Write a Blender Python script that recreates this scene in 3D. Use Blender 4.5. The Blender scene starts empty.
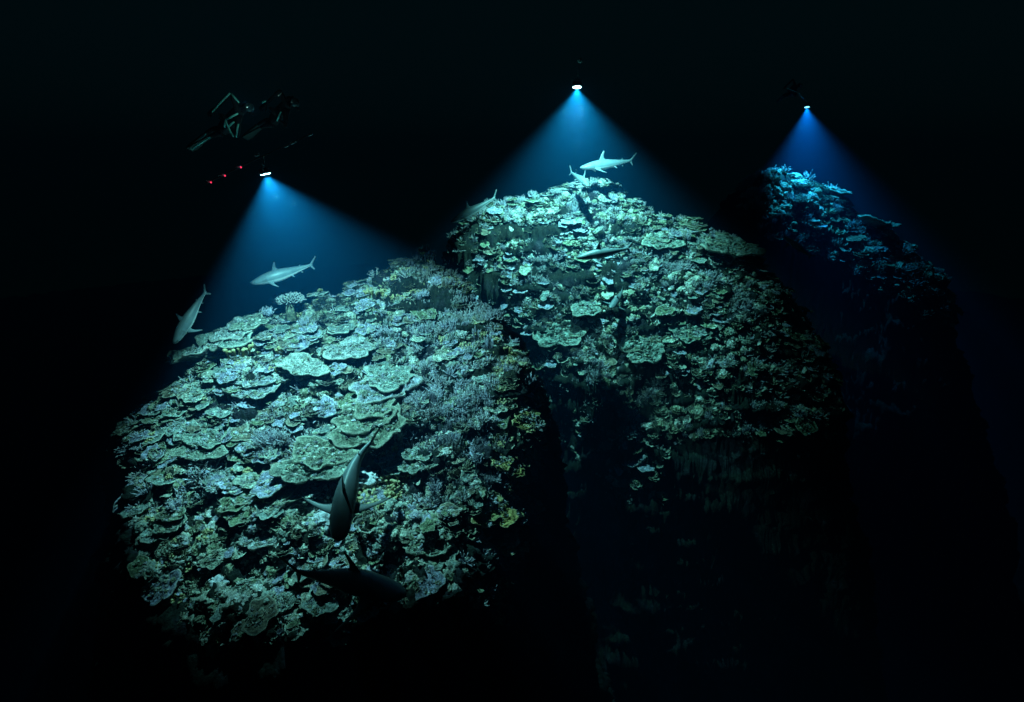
import bpy, bmesh, math, random
import numpy as np
from mathutils import Vector, Matrix, Euler

S = bpy.context.scene
rng = np.random.default_rng(7)
random.seed(7)

# ------------------------------------------------------------------ camera
PITCH = math.radians(20.0); FPX = 512.0
cam_d = bpy.data.cameras.new("camera"); cam = bpy.data.objects.new("camera", cam_d)
S.collection.objects.link(cam); S.camera = cam
cam_d.sensor_width = 36.0; cam_d.lens = 18.0; cam_d.clip_start = 0.05; cam_d.clip_end = 600.0
cam.location = (0, 0, 0); cam.rotation_euler = (math.pi / 2 - PITCH, 0, 0)
FW = np.array([0, math.cos(PITCH), -math.sin(PITCH)])
UP = np.array([0, math.sin(PITCH), math.cos(PITCH)])
RT = np.array([1.0, 0, 0])

def ray(u, v):
    return FW + RT * ((u - 512.0) / FPX) + UP * ((351.0 - v) / FPX)

def pt(u, v, Y):
    """point of the place seen at pixel u,v that lies Y metres in front along the ground"""
    d = ray(u, v)
    return d * (Y / d[1])

def project(P):
    P = np.asarray(P, float)
    w = P @ FW
    w = np.where(w < 0.05, 0.05, w)
    return 512 + FPX * (P @ RT) / w, 351 - FPX * (P @ UP) / w, w

# ------------------------------------------------------------------ world, moonless night water
W = bpy.data.worlds.new("World"); S.world = W; W.use_nodes = True
bg = W.node_tree.nodes["Background"]
bg.inputs[0].default_value = (0.0004, 0.0034, 0.0046, 1); bg.inputs[1].default_value = 1.0
S.view_settings.view_transform = 'Standard'; S.view_settings.look = 'None'
S.view_settings.exposure = 0.0; S.view_settings.gamma = 1.0
S.view_settings.use_curve_mapping = False

cy = S.cycles
cy.use_denoising = True
try: cy.denoiser = 'OPENIMAGEDENOISE'
except Exception: pass
cy.max_bounces = 4; cy.diffuse_bounces = 1; cy.glossy_bounces = 1; cy.transmission_bounces = 2
cy.volume_bounces = 0; cy.transparent_max_bounces = 4
cy.sample_clamp_indirect = 2.0
cy.use_adaptive_sampling = False

# ------------------------------------------------------------------ lamp positions (the three dive lights)
LAMP = {
    'near':   dict(p=pt(265.5, 173.5, 9.0), axis=(0.10, 0.34, -1.0), head=(0.20, 0.06, -1.0), half=49, blend=.40, power=3050, col=(0.29, 0.92, 0.97), r=0.09),
    'middle': dict(p=pt(577.0, 87.0, 16.2), axis=(0.09, 0.45, -1.0), head=(0.0, -0.16, -1.0), half=50, blend=.55, power=6500, col=(0.26, 0.96, 0.98), r=0.13),
    'far':    dict(p=pt(807.0, 107.0, 30.0), axis=(0.22, 0.04, -1.0), head=(0.0, -0.2, -1.0), half=42, blend=.9, power=10500, col=(0.02, 0.44, 0.95), r=0.14),
}
def lamp_light(k):
    L = LAMP[k]; ax = Vector(L['axis']).normalized()
    d = bpy.data.lights.new("lamp_light", 'SPOT')
    d.energy = L['power']; d.color = L['col']; d.spot_size = math.radians(2 * L['half']); d.spot_blend = L['blend']
    d.shadow_soft_size = 0.05
    o = bpy.data.objects.new("lamp_light", d); S.collection.objects.link(o)
    o.location = Vector(L['p']) + Vector(L['head']).normalized() * 0.05
    o.rotation_euler = ax.to_track_quat('-Z', 'Y').to_euler()
for k in LAMP: lamp_light(k)

# ------------------------------------------------------------------ helpers
def link(o): S.collection.objects.link(o); return o
def tag(o, label=None, cat=None, group=None, kind=None):
    if label: o['label'] = label
    if cat: o['category'] = cat
    if group: o['group'] = group
    if kind: o['kind'] = kind
    return o
def mesh_np(name, V, F, mat, attrs=None, smooth=True):
    me = bpy.data.meshes.new(name)
    V = np.asarray(V, np.float32)
    if isinstance(F, np.ndarray):
        n, k = F.shape
        me.vertices.add(len(V)); me.vertices.foreach_set('co', V.ravel())
        me.loops.add(n * k); me.loops.foreach_set('vertex_index', F.astype(np.int32).ravel())
        me.polygons.add(n); me.polygons.foreach_set('loop_start', np.arange(0, n * k, k, dtype=np.int32))
    else:
        me.from_pydata([tuple(map(float, v)) for v in V], [], F)
    if attrs:
        for a, val in attrs.items():
            at = me.attributes.new(a, 'FLOAT', 'POINT'); at.data.foreach_set('value', np.asarray(val, np.float32))
    me.update(calc_edges=True); me.validate()
    if smooth: me.polygons.foreach_set('use_smooth', np.ones(len(me.polygons), bool))
    if mat: me.materials.append(mat)
    return me
def add_obj(name, me, parent=None):
    o = bpy.data.objects.new(name, me); link(o)
    if parent: o.parent = parent
    return o
class MB:
    """collects quads / tris with one float attribute set"""
    def __init__(s): s.V = []; s.F = []; s.A = []
    def add(s, V, F, a=0.0):
        b = len(s.V); s.V.extend([tuple(v) for v in V]); s.F.extend([tuple(i + b for i in f) for f in F])
        s.A.extend(list(a) if hasattr(a, '__len__') else [a] * len(V))
    def tube(s, pts, rad, n=5, cap=True, a=None):
        pts = [Vector(p) for p in pts]; rings = []
        V = []; A = []
        up = Vector((0.13, 0.31, 1)).normalized()
        for i, p in enumerate(pts):
            t = (pts[min(i + 1, len(pts) - 1)] - pts[max(i - 1, 0)]).normalized()
            x = t.cross(up)
            if x.length < 1e-3: x = t.cross(Vector((1, 0, 0)))
            x.normalize(); y = t.cross(x)
            for k in range(n):
                an = 2 * math.pi * k / n
                V.append(p + (x * math.cos(an) + y * math.sin(an)) * rad[i]); A.append(a[i] if a else 0.0)
        F = []
        for i in range(len(pts) - 1):
            for k in range(n):
                F.append((i * n + k, i * n + (k + 1) % n, (i + 1) * n + (k + 1) % n, (i + 1) * n + k))
        if cap:
            F.append(tuple(range(n))[::-1]); m = (len(pts) - 1) * n
            V.append(pts[-1] + (pts[-1] - pts[-2]).normalized() * rad[-1] * 0.8); A.append(A[-1])
            c = len(V) - 1
            for k in range(n): F.append((m + k, m + (k + 1) % n, c))
        s.add(V, F, A)
    def box(s, c, h, R=None, a=0.0):
        c = Vector(c); V = []
        for x in (-1, 1):
            for y in (-1, 1):
                for z in (-1, 1):
                    v = Vector((x * h[0], y * h[1], z * h[2])); V.append(c + (R @ v if R else v))
        s.add(V, [(0, 1, 3, 2), (4, 6, 7, 5), (0, 4, 5, 1), (2, 3, 7, 6), (0, 2, 6, 4), (1, 5, 7, 3)], a)
    def build(s, name, mat, parent=None, attr='tip', smooth=True):
        me = mesh_np(name, s.V, s.F, mat, {attr: s.A}, smooth)
        return add_obj(name, me, parent)
    def mesh(s, name, mat, attr='tip', smooth=True):
        return mesh_np(name, s.V, s.F, mat, {attr: s.A}, smooth)

# numpy noise --------------------------------------------------------
_T = np.random.default_rng(11).random(65536)
def _h(i, j, k):
    return _T[(i * 73856093 ^ j * 19349663 ^ k * 83492791) & 65535]
def vnoise(P):
    I = np.floor(P).astype(np.int64); f = P - I; f = f * f * (3 - 2 * f)
    i, j, k = I[:, 0], I[:, 1], I[:, 2]; x, y, z = f[:, 0], f[:, 1], f[:, 2]
    def L(a, b, t): return a + (b - a) * t
    return L(L(L(_h(i, j, k), _h(i + 1, j, k), x), L(_h(i, j + 1, k), _h(i + 1, j + 1, k), x), y),
             L(L(_h(i, j, k + 1), _h(i + 1, j, k + 1), x), L(_h(i, j + 1, k + 1), _h(i + 1, j + 1, k + 1), x), y), z) * 2 - 1
def fbm(P, o=4, g=0.5):
    s = np.zeros(len(P)); a = 1.0
    for q in range(o): s += a * vnoise(P * 2.03 ** q + 17.3 * q); a *= g
    return s
def worley2(P):
    I = np.floor(P).astype(np.int64); best = np.full(len(P), 9.0)
    for dx in (-1, 0, 1):
        for dy in (-1, 0, 1):
            a = I[:, 0] + dx; b = I[:, 1] + dy
            px = a + _h(a, b, 3 + 0 * a); py = b + _h(a, b, 7 + 0 * a)
            d = (P[:, 0] - px) ** 2 + (P[:, 1] - py) ** 2
            best = np.minimum(best, d)
    return np.sqrt(best)

# ------------------------------------------------------------------ materials
def mat_new(name):
    m = bpy.data.materials.new(name); m.use_nodes = True
    nt = m.node_tree; nt.nodes.clear()
    out = nt.nodes.new('ShaderNodeOutputMaterial'); b = nt.nodes.new('ShaderNodeBsdfPrincipled')
    nt.links.new(b.outputs[0], out.inputs[0])
    b.inputs['Roughness'].default_value = 0.75; b.inputs['Specular IOR Level'].default_value = 0.15
    return m, nt, b
def plain(name, col, rough=0.6, spec=0.3, metal=0.0, em=None, es=0.0):
    m, nt, b = mat_new(name)
    b.inputs['Base Color'].default_value = (*col, 1); b.inputs['Roughness'].default_value = rough
    b.inputs['Specular IOR Level'].default_value = spec; b.inputs['Metallic'].default_value = metal
    if em: b.inputs['Emission Color'].default_value = (*em, 1); b.inputs['Emission Strength'].default_value = es
    return m
def ramp(nt, stops, interp='LINEAR'):
    r = nt.nodes.new('ShaderNodeValToRGB'); cr = r.color_ramp; cr.interpolation = interp
    while len(cr.elements) > 1: cr.elements.remove(cr.elements[-1])
    cr.elements[0].position = stops[0][0]; cr.elements[0].color = (*stops[0][1], 1)
    for p, c in stops[1:]:
        e = cr.elements.new(p); e.color = (*c, 1)
    return r
def noise(nt, scale, detail=4, rough=0.6, vec=None, dist=0.0):
    n = nt.nodes.new('ShaderNodeTexNoise'); n.inputs['Scale'].default_value = scale
    n.inputs['Detail'].default_value = detail; n.inputs['Roughness'].default_value = rough
    n.inputs['Distortion'].default_value = dist
    if vec: nt.links.new(vec, n.inputs['Vector'])
    return n
def mix(nt, a, b, f, mode='MIX'):
    m = nt.nodes.new('ShaderNodeMix'); m.data_type = 'RGBA'; m.blend_type = mode
    for sock, v in ((m.inputs[0], f), (m.inputs[6], a), (m.inputs[7], b)):
        if hasattr(v, 'is_output') or isinstance(v, bpy.types.NodeSocket): nt.links.new(v, sock)
        else: sock.default_value = v if not isinstance(v, tuple) else (*v, 1)
    return m.outputs[2]

def coral_mat(name, stops, tipcol, tipmix=0.8, bump=0.9, pores=60.0, speck=0.5):
    m, nt, b = mat_new(name); L = nt.links
    oi = nt.nodes.new('ShaderNodeObjectInfo'); tc = nt.nodes.new('ShaderNodeTexCoord')
    geo = nt.nodes.new('ShaderNodeNewGeometry')
    r = ramp(nt, stops); L.new(oi.outputs['Random'], r.inputs[0])
    n1 = noise(nt, 7.0, 5, 0.65, geo.outputs['Position'])
    rr = ramp(nt, [(0.34, (0.3, 0.3, 0.3)), (0.5, (.95, .95, .95)), (0.68, (1.7, 1.7, 1.7))]); L.new(n1.outputs['Fac'], rr.inputs[0])
    c = mix(nt, r.outputs[0], rr.outputs[0], 1.0, 'MULTIPLY')
    n2 = noise(nt, pores * .5, 4, 0.8, geo.outputs['Position'])
    r2 = ramp(nt, [(0.38, (0.2, 0.2, 0.2)), (0.5, (0.85, 0.85, 0.85)), (0.64, (2.0, 2.0, 2.0))]); L.new(n2.outputs['Fac'], r2.inputs[0])
    c = mix(nt, c, r2.outputs[0], speck, 'MULTIPLY')
    at = nt.nodes.new('ShaderNodeAttribute'); at.attribute_name = 'tip'
    mu = nt.nodes.new('ShaderNodeMath'); mu.operation = 'MULTIPLY'; L.new(at.outputs['Fac'], mu.inputs[0]); mu.inputs[1].default_value = tipmix
    c = mix(nt, c, tipcol, mu.outputs[0])
    L.new(c, b.inputs['Base Color'])
    bp = nt.nodes.new('ShaderNodeBump'); bp.inputs['Strength'].default_value = bump; bp.inputs['Distance'].default_value = 0.03
    n3 = noise(nt, pores * 0.45, 4, 0.7, geo.outputs['Position']); L.new(n3.outputs['Fac'], bp.inputs['Height'])
    L.new(bp.outputs[0], b.inputs['Normal'])
    return m
M = {}
M['plate'] = coral_mat('plate_coral_skin', [(0, (.12, .14, .10)), (.25, (.19, .21, .17)), (.5, (.17, .22, .20)), (.75, (.28, .30, .28)), (1, (.22, .22, .28))], (.50, .50, .42), .65, .8, 70, .9)
M['branch'] = coral_mat('branching_coral_skin', [(0, (.10, .10, .13)), (.3, (.19, .18, .27)), (.6, (.16, .19, .17)), (.85, (.24, .23, .20)), (1, (.38, .38, .50))], (.62, .60, .68), .9, .4)
M['finger'] = coral_mat('finger_coral_skin', [(0, (.10, .12, .12)), (.4, (.15, .16, .20)), (.8, (.20, .21, .16)), (1, (.24, .22, .28))], (.55, .55, .60), .85, .4)
M['boulder'] = coral_mat('boulder_coral_skin', [(0, (.12, .12, .07)), (.3, (.23, .24, .17)), (.6, (.30, .28, .22)), (.85, (.32, .32, .40)), (1, (.45, .44, .42))], (.48, .46, .38), .5, .9, 40)
M['ruffle'] = coral_mat('ruffled_coral_skin', [(0, (.12, .13, .07)), (.35, (.22, .19, .08)), (.65, (.20, .24, .17)), (1, (.27, .27, .32))], (.60, .58, .44), .85)
M['mustard'] = coral_mat('mustard_coral_skin', [(0, (.27, .23, .08)), (.5, (.34, .28, .10)), (1, (.27, .27, .12))], (.50, .44, .26), .8)
M['table'] = coral_mat('table_coral_skin', [(0, (.10, .10, .11)), (1, (.10, .10, .11))], (.46, .45, .46), .9, .4)
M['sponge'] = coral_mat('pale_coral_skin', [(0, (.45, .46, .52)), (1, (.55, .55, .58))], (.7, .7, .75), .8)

def rock_mat():
    m, nt, b = mat_new('reef_rock'); L = nt.links
    geo = nt.nodes.new('ShaderNodeNewGeometry'); P = geo.outputs['Position']
    n1 = noise(nt, 1.1, 6, 0.65, P, 0.4)
    r1 = ramp(nt, [(0.3, (.03, .035, .03)), (0.42, (.08, .09, .065)), (0.52, (.06, .09, .075)), (0.6, (.12, .11, .15)), (0.7, (.20, .20, .22)), (.8, (.07, .08, .05))])
    L.new(n1.outputs['Fac'], r1.inputs[0])
    n2 = noise(nt, 16, 5, 0.75, P)
    r2 = ramp(nt, [(0.34, (.18, .18, .18)), (0.5, (.8, .8, .8)), (0.66, (1.9, 1.9, 1.9))]); L.new(n2.outputs['Fac'], r2.inputs[0])
    c = mix(nt, r1.outputs[0], r2.outputs[0], 1.0, 'MULTIPLY')
    c = mix(nt, c, (.22, .24, .25), 1.0, 'MULTIPLY')  # rock darkened evenly: shade of gaps and unlit walls put into its colour
    L.new(c, b.inputs['Base Color'])
    bp = nt.nodes.new('ShaderNodeBump'); bp.inputs['Strength'].default_value = 1.0; bp.inputs['Distance'].default_value = 0.06
    n3 = noise(nt, 22, 6, 0.7, P); L.new(n3.outputs['Fac'], bp.inputs['Height']); L.new(bp.outputs[0], b.inputs['Normal'])
    return m
M['rock'] = rock_mat()

# ------------------------------------------------------------------ reef surface
DM = 2.5   # extra distance of the middle mound
CP = []
def c1(*a):
    for u, v, Y in a: CP.append(tuple(pt(u, v, Y)))
c1((132, 455, 9.0), (128, 560, 7.0), (180, 630, 6.0), (250, 640, 5.7), (350, 620, 6.0), (450, 590, 6.6), (505, 515, 8.2), (532, 440, 9.6), (536, 400, 10.3),
   (528, 372, 11.2), (492, 310, 13.0), (440, 277, 14.2), (400, 269, 14.6), (345, 288, 13.6), (290, 308, 12.9), (230, 345, 11.8),
   (180, 380, 10.9), (300, 400, 9.9), (400, 400, 10.1), (300, 500, 7.8), (400, 500, 8.0), (200, 500, 7.9), (470, 400, 10.3), (240, 420, 9.5), (350, 340, 11.8), (430, 330, 12.3))
c1((455, 236, 15.8 + DM), (500, 213, 16.6 + DM), (560, 201, 17 + DM), (612, 195, 17.2 + DM), (680, 222, 16.6 + DM), (740, 252, 15.8 + DM), (785, 300, 14.6 + DM),
   (812, 350, 13.6 + DM), (845, 415, 12.5 + DM), (600, 250, 15.5 + DM), (700, 300, 14.2 + DM), (600, 320, 13.9 + DM), (700, 380, 12.7 + DM),
   (655, 425, 12 + DM), (770, 430, 11.9 + DM), (530, 305, 14.4 + DM), (572, 365, 13.1 + DM), (620, 400, 12.4 + DM), (500, 260, 15.3 + DM))
D3 = 2.0
c1((762, 174, 28 + D3), (800, 184, 27.5 + D3), (850, 208, 26.5 + D3), (885, 228, 25.5 + D3), (925, 262, 24.3 + D3), (950, 295, 23 + D3), (785, 200, 27 + D3), (850, 238, 25.6 + D3), (905, 275, 23.6 + D3))
CP += [(-5, 19, -6.0), (-9, 16, -7.5), (-11, 10, -8.5), (-10.5, 5, -10), (-4, 3, -9), (0.5, 4.5, -9.5), (5, 5, -11), (0, 0, -11), (-8, 0, -11), (8, 0, -12),
       (-0.8, 15.2, -6.6), (1.2, 13.6, -7.8), (-3.6, 18.4, -6.4), (1.3, 9.6, -8.6), (1.7, 11.4, -8.4), (1.0, 8.2, -9.0), (0.8, 6.6, -9.6), (1.6, 12.6, -8.2), (3.5, 10.5, -10), (8, 11, -11), (-14, 16, -9),
       (2, 24, -4.5), (6, 24, -5), (-4, 24, -7), (10, 20.5, -4.9), (12.5, 16.5, -8.0), (12, 23, -6.5), (11.2, 17.5, -6.2), (15.5, 20, -9.5), (15, 34, -4.5), (20, 32, -6.5), (11, 33, -5), (10, 29, -6),
       (25, 24, -10), (-20, 5, -12), (-18, 25, -10), (0, 34, -8), (24, 12, -12), (14, 8, -12), (30, 32, -13), (5, 12.6, -9.6), (9, 13.0, -10), (21, 30, -8.5), (28, 29, -12), (14, 23.5, -8.5), (18, 23.5, -8.5)]
CP = np.array(CP)
def _U(d2): return np.where(d2 > 1e-9, 0.5 * d2 * np.log(np.maximum(d2, 1e-12)), 0.0)
_n = len(CP)
_K = _U(((CP[:, None, :2] - CP[None, :, :2]) ** 2).sum(2)) + np.eye(_n) * 0.06
_Pm = np.c_[np.ones(_n), CP[:, :2]]
_A = np.block([[_K, _Pm], [_Pm.T, np.zeros((3, 3))]])
_W = np.linalg.solve(_A, np.r_[CP[:, 2], 0, 0, 0])
def _poly(pts, back):
    return np.array([pt(*q)[:2] for q in pts] + [np.array(q, float) for q in back])
FOOT = [
    _poly([(440, 272, 14.2), (492, 305, 13), (528, 365, 11.3), (538, 390, 10.4), (534, 440, 9.6), (522, 512, 8.2), (492, 572, 7.0), (440, 600, 6.45), (350, 616, 6.2), (260, 634, 5.85), (200, 622, 6.1), (162, 590, 6.6), (145, 535, 7.4), (142, 462, 8.9)], [(-9.4, 11), (-8, 14), (-4, 16)]),
    _poly([(450, 234, 18.3), (500, 262, 17.8), (530, 310, 16.9), (560, 362, 15.8), (615, 405, 14.9), (655, 436, 14.4), (740, 442, 14.3), (800, 438, 14.5), (832, 412, 15.1)], [(10.6, 17.3), (10.4, 20.5), (6, 23.5), (0, 23), (-3, 20.5)]),
    _poly([(752, 182, 29.8), (785, 212, 28.5), (850, 254, 26.9), (905, 286, 25.2), (938, 300, 24.6)], [(21.6, 25.8), (21.2, 29.5), (17, 33), (12.5, 32.5)]),
]
def foot_dist(x, y):
    best = np.full(len(x), 1e9)
    for F in FOOT:
        inside = np.zeros(len(x), bool); d2 = np.full(len(x), 1e9); n = len(F)
        for i in range(n):
            (x0, y0), (x1, y1) = F[i], F[(i + 1) % n]; ex, ey = x1 - x0, y1 - y0
            t = np.clip(((x - x0) * ex + (y - y0) * ey) / (ex * ex + ey * ey), 0, 1)
            d2 = np.minimum(d2, (x - x0 - t * ex) ** 2 + (y - y0 - t * ey) ** 2)
            c = ((y0 > y) != (y1 > y)); inside ^= c & (x < ex * (y - y0) / (ey if abs(ey) > 1e-9 else 1e-9) + x0)
        best = np.minimum(best, np.where(inside, 0, np.sqrt(d2)))
    return best
def base_z(x, y):
    x = np.asarray(x, float).ravel(); y = np.asarray(y, float).ravel()
    z = np.zeros(len(x)) + _W[_n] + _W[_n + 1] * x + _W[_n + 2] * y
    for i in range(_n): z += _W[i] * _U((x - CP[i, 0]) ** 2 + (y - CP[i, 1]) ** 2)
    q = np.maximum(0, foot_dist(x, y) - .1 + .25 * vnoise(np.c_[x, y, x * 0] * .9)); z = z - np.minimum((2.7 * np.sqrt(q * q + .04) - .54) * np.where(y > 22.5, .42, 1.0), 20)  # drop-off beyond the footprints is added to cut the lamp light off
    r = np.hypot(x - 3, y - 14); t = np.clip((r - 24) / 16, 0, 1); t = t * t * (3 - 2 * t)
    z = z * (1 - t) - 30 * t  # floor sunk deep so stray lamp light fades out on it
    return np.clip(z, -32, 4)
def reef_z(x, y):
    x = np.asarray(x, float).ravel(); y = np.asarray(y, float).ravel()
    z = base_z(x, y)
    P = np.c_[x, y, z * 0.8]
    z = z + 0.26 * fbm(P * 0.75, 3) + 0.20 * fbm(P * 2.3 + 5, 3)
    s = 0.62; q = z / s + 0.55 * fbm(P * 0.5 + 40, 2) + 0.12 * x        # ledges
    fr = q - np.floor(q)
    z = z + np.where(y > 15, .22, .50) * s * (np.clip((fr - 0.5) * 2.6, -0.5, 0.5) + 0.5 - fr) * np.clip(0.6 + 1.2 * vnoise(P * 0.6 + 9), 0, 1)
    w = worley2(np.c_[x, y] * 2.4 + 0.35 * vnoise(P * 2)[:, None])
    z = z + 0.24 * (0.5 - w)
    return z
def reef_n(x, y, e=0.12, f=base_z):
    zx = (f(x + e, y) - f(x - e, y)) / (2 * e); zy = (f(x, y + e) - f(x, y - e)) / (2 * e)
    n = np.c_[-zx, -zy, np.ones(len(zx))]
    return n / np.linalg.norm(n, axis=1)[:, None]

def build_reef():
    az = np.r_[np.linspace(-180, -56, 26), np.linspace(-55, 55, 780), np.linspace(56, 180, 26)] * math.pi / 180
    rad = np.r_[0.05, 0.8, 2, 3, 3.8, np.exp(np.linspace(math.log(4.4), math.log(36), 560)), np.linspace(38, 170, 22)]
    A, Rr = np.meshgrid(az, rad); x = (Rr * np.sin(A)).ravel(); y = (Rr * np.cos(A)).ravel()
    z = reef_z(x, y)
    P = np.c_[x, y, z]
    near = np.clip((38 - np.hypot(x, y)) / 4, 0, 1)
    # small knobs, pits and overhanging lips
    n = reef_n(x, y)
    d = 0.075 * fbm(P * 5.1, 4, .6) + 0.10 * (0.45 - worley2(P[:, :2] * 6 + P[:, 2:3] * 3)) + 0.07 * (0.5 - worley2(P[:, :2] * 13 + P[:, 2:3] * 7))
    lip = np.clip(vnoise(np.c_[x * 1.1, y * 1.1, z * 5.0]), -0.2, 1) * 0.22
    P = P + n * (d * near)[:, None]
    h = n.copy(); h[:, 2] = 0
    P = P + h * (lip * near * 1.6)[:, None]
    nr, na = len(rad), len(az)
    i = np.arange(nr - 1)[:, None] * na + np.arange(na - 1)[None, :]
    F = np.stack([i, i + na, i + na + 1, i + 1], -1).reshape(-1, 4)[:, ::-1]
    # weld the seam behind the camera by repeating the first column position
    Q = P.reshape(nr, na, 3); Q[:, -1] = Q[:, 0]
    me = mesh_np('seabed', Q.reshape(-1, 3), F, M['rock'])
    o = add_obj('seabed', me); o['kind'] = 'structure'
    return Q.reshape(-1, 3)
REEFP = build_reef()
print('reef z range', REEFP[:, 2].min(), REEFP[:, 2].max())

def hit(u, v):
    """where the sight line of a pixel meets the reef"""
    d = ray(u, v); d = d / d[1]
    Y = np.arange(3.5, 36, 0.03)
    if v < 1: return None
    z = reef_z(d[0] * Y, Y); k = np.argmax(z > d[2] * Y)
    if not (z > d[2] * Y).any(): k = np.argmin(d[2] * Y - z)
    return np.array([d[0] * Y[k], Y[k], z[k]])

# ------------------------------------------------------------------ coral shapes (unit size, then scaled)
def plate_mesh(seed, na=40, lobes=1.0, name='plate_coral', mat='plate', nr=11):
    r_ = np.random.default_rng(seed); F = []
    ph = r_.random(6) * 6.28; am = np.array([.15, .11, .08, .045, .03]) * lobes; fr = np.array([2, 3, 5, 8, 13])
    a = 2 * np.pi * np.arange(na) / na; R = 1 + (am[:, None] * np.sin(fr[:, None] * a[None, :] + ph[:5, None])).sum(0) + (r_.random(na) - .5) * .05
    def zt(t):
        wav = (.07 * np.sin(3 * a + ph[1]) + .05 * np.sin(7 * a + ph[2]) + .03 * np.sin(12 * a + ph[4])) * t ** 2.2
        return .04 + .13 * t ** 2 + wav + .018 * math.sin(t * 34 + ph[5]) * (t > .15)
    rs = np.r_[np.linspace(0, .86, nr)[1:], .93, 1.0]
    V = [np.array([[0, 0, .04]])]; A = [np.zeros(1)]
    for t in rs:
        P = np.c_[R * t * np.cos(a), R * t * np.sin(a), zt(t)]
        kn = vnoise(np.c_[P[:, :2] * 9, np.full(na, seed * 1.3)]) * .07 + np.clip(vnoise(np.c_[P[:, :2] * 15, np.full(na, seed * 2.3)]), 0, 1) * .16 + vnoise(np.c_[P[:, :2] * 3.2, np.full(na, seed * .7)]) * .06
        P[:, 2] += kn * (1.0 if t < .97 else .4); V.append(P); A.append(np.full(na, max(0, (t - .88) / .12) ** 1.5))
    for k in range(na): F.append((0, 1 + k, 1 + (k + 1) % na))
    m = len(rs)
    for j in range(m - 1):
        for k in range(na):
            b = 1 + j * na; F.append((b + k, b + na + k, b + na + (k + 1) % na, b + (k + 1) % na))
    prev = 1 + (m - 1) * na; tot = 1 + m * na
    for (t, dz, aa) in [(1.0, -.055, .7), (.82, -.10, 0), (.5, -.20, 0), (.26, -.36, 0), (.2, -.8, 0)]:
        rr = R * t if t > .3 else np.full(na, t)
        V.append(np.c_[rr * np.cos(a), rr * np.sin(a), (zt(min(t, 1)) if t > .3 else np.zeros(na)) + dz]); A.append(np.full(na, aa))
        for k in range(na): F.append((prev + k, tot + k, tot + (k + 1) % na, prev + (k + 1) % na))
        prev = tot; tot += na
    return mesh_np(name, np.concatenate(V), F, M[mat], {'tip': np.concatenate(A)})
def branch_mesh(seed, nb=15, name='branching_coral', mat='branch', thick=.055, flat=False, length=.75):
    r_ = random.Random(seed); mb = MB()
    for i in range(nb):
        a = r_.random() * 6.28; tilt = (0.15 + 0.95 * math.sqrt((i + .5) / nb)) * (1.15 if flat else 1)
        d = Vector((math.sin(tilt) * math.cos(a), math.sin(tilt) * math.sin(a), math.cos(tilt)))
        p0 = Vector((d.x * .15, d.y * .15, -.1)); L = length * (0.75 + .5 * r_.random())
        p1 = p0 + d * L * .5 + Vector((0, 0, .05)); p2 = p1 + (d + Vector((r_.uniform(-.3, .3), r_.uniform(-.3, .3), .45))).normalized() * L * .5
        mb.tube([p0, p1, p2], [thick * 1.2, thick, thick * .55], 5, True, [0, .15, 1])
        for q in range(3):
            t = .3 + .25 * q + r_.random() * .2; s = p0.lerp(p1, t * 2) if t < .5 else p1.lerp(p2, t * 2 - 1)
            dd = (d + Vector((r_.uniform(-1, 1), r_.uniform(-1, 1), r_.uniform(.1, .9)))).normalized()
            e = s + dd * L * r_.uniform(.25, .42)
            mb.tube([s, e], [thick * .8, thick * .45], 4, True, [.2, 1])
    return mb.mesh(name, M[mat])
def finger_mesh(seed, n=26, name='finger_coral', mat='finger', h=.95, rad=.055, knob=False):
    r_ = random.Random(seed); mb = MB()
    for i in range(n):
        a = r_.random() * 6.28; rr = math.sqrt(r_.random()) * .62; x, y = rr * math.cos(a), rr * math.sin(a)
        H = h * (.5 + .6 * r_.random()) * (1 - .35 * rr); w = rad * r_.uniform(.8, 1.25)
        lx, ly = x * .28 + r_.uniform(-.08, .08), y * .28 + r_.uniform(-.08, .08)
        if knob:
            mb.tube([(x, y, -.25), (x + lx * .6, y + ly * .6, H * .6), (x + lx * .9, y + ly * .9, H * .85), (x + lx, y + ly, H)],
                    [w * .8, w, w * 1.5, w * 1.1], 7, True, [0, 0, .7, 1])
        else:
            mb.tube([(x, y, -.3), (x + lx * .6, y + ly * .6, H * .5), (x + lx * .8, y + ly * .9, H * .85), (x + lx, y + ly, H)],
                    [w * 1.1, w, w * .8, w * .5], 5, True, [0, 0.05, .5, 1])
            if r_.random() < .5:
                mb.tube([(x + lx * .5, y + ly * .5, H * .4), (x + lx + r_.uniform(-.12, .12), y + ly + r_.uniform(-.12, .12), H * .85)], [w * .8, w * .45], 5, True, [.1, 1])
    return mb.mesh(name, M[mat])
def boulder_mesh(seed, name='boulder_coral', mat='boulder', sub=4):
    bm = bmesh.new(); bmesh.ops.create_icosphere(bm, subdivisions=sub, radius=1)
    V = np.array([v.co[:] for v in bm.verts]); F = [tuple(v.index for v in f.verts) for f in bm.faces]; bm.free()
    k = fbm(V * 1.6 + seed * 3.1, 3); lob = np.abs(vnoise(V * 3.1 + seed * 1.7)); fine = np.abs(vnoise(V * 7.5 + seed)); pit = vnoise(V * 12 + seed)
    r = 0.58 + .22 * k + .34 * lob + .20 * fine + .07 * pit
    V = V * r[:, None] * np.array([1, 1, .8])
    return mesh_np(name, V, F, M[mat], {'tip': np.clip((lob + fine - .55) * 1.8, 0, 1)})
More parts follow.
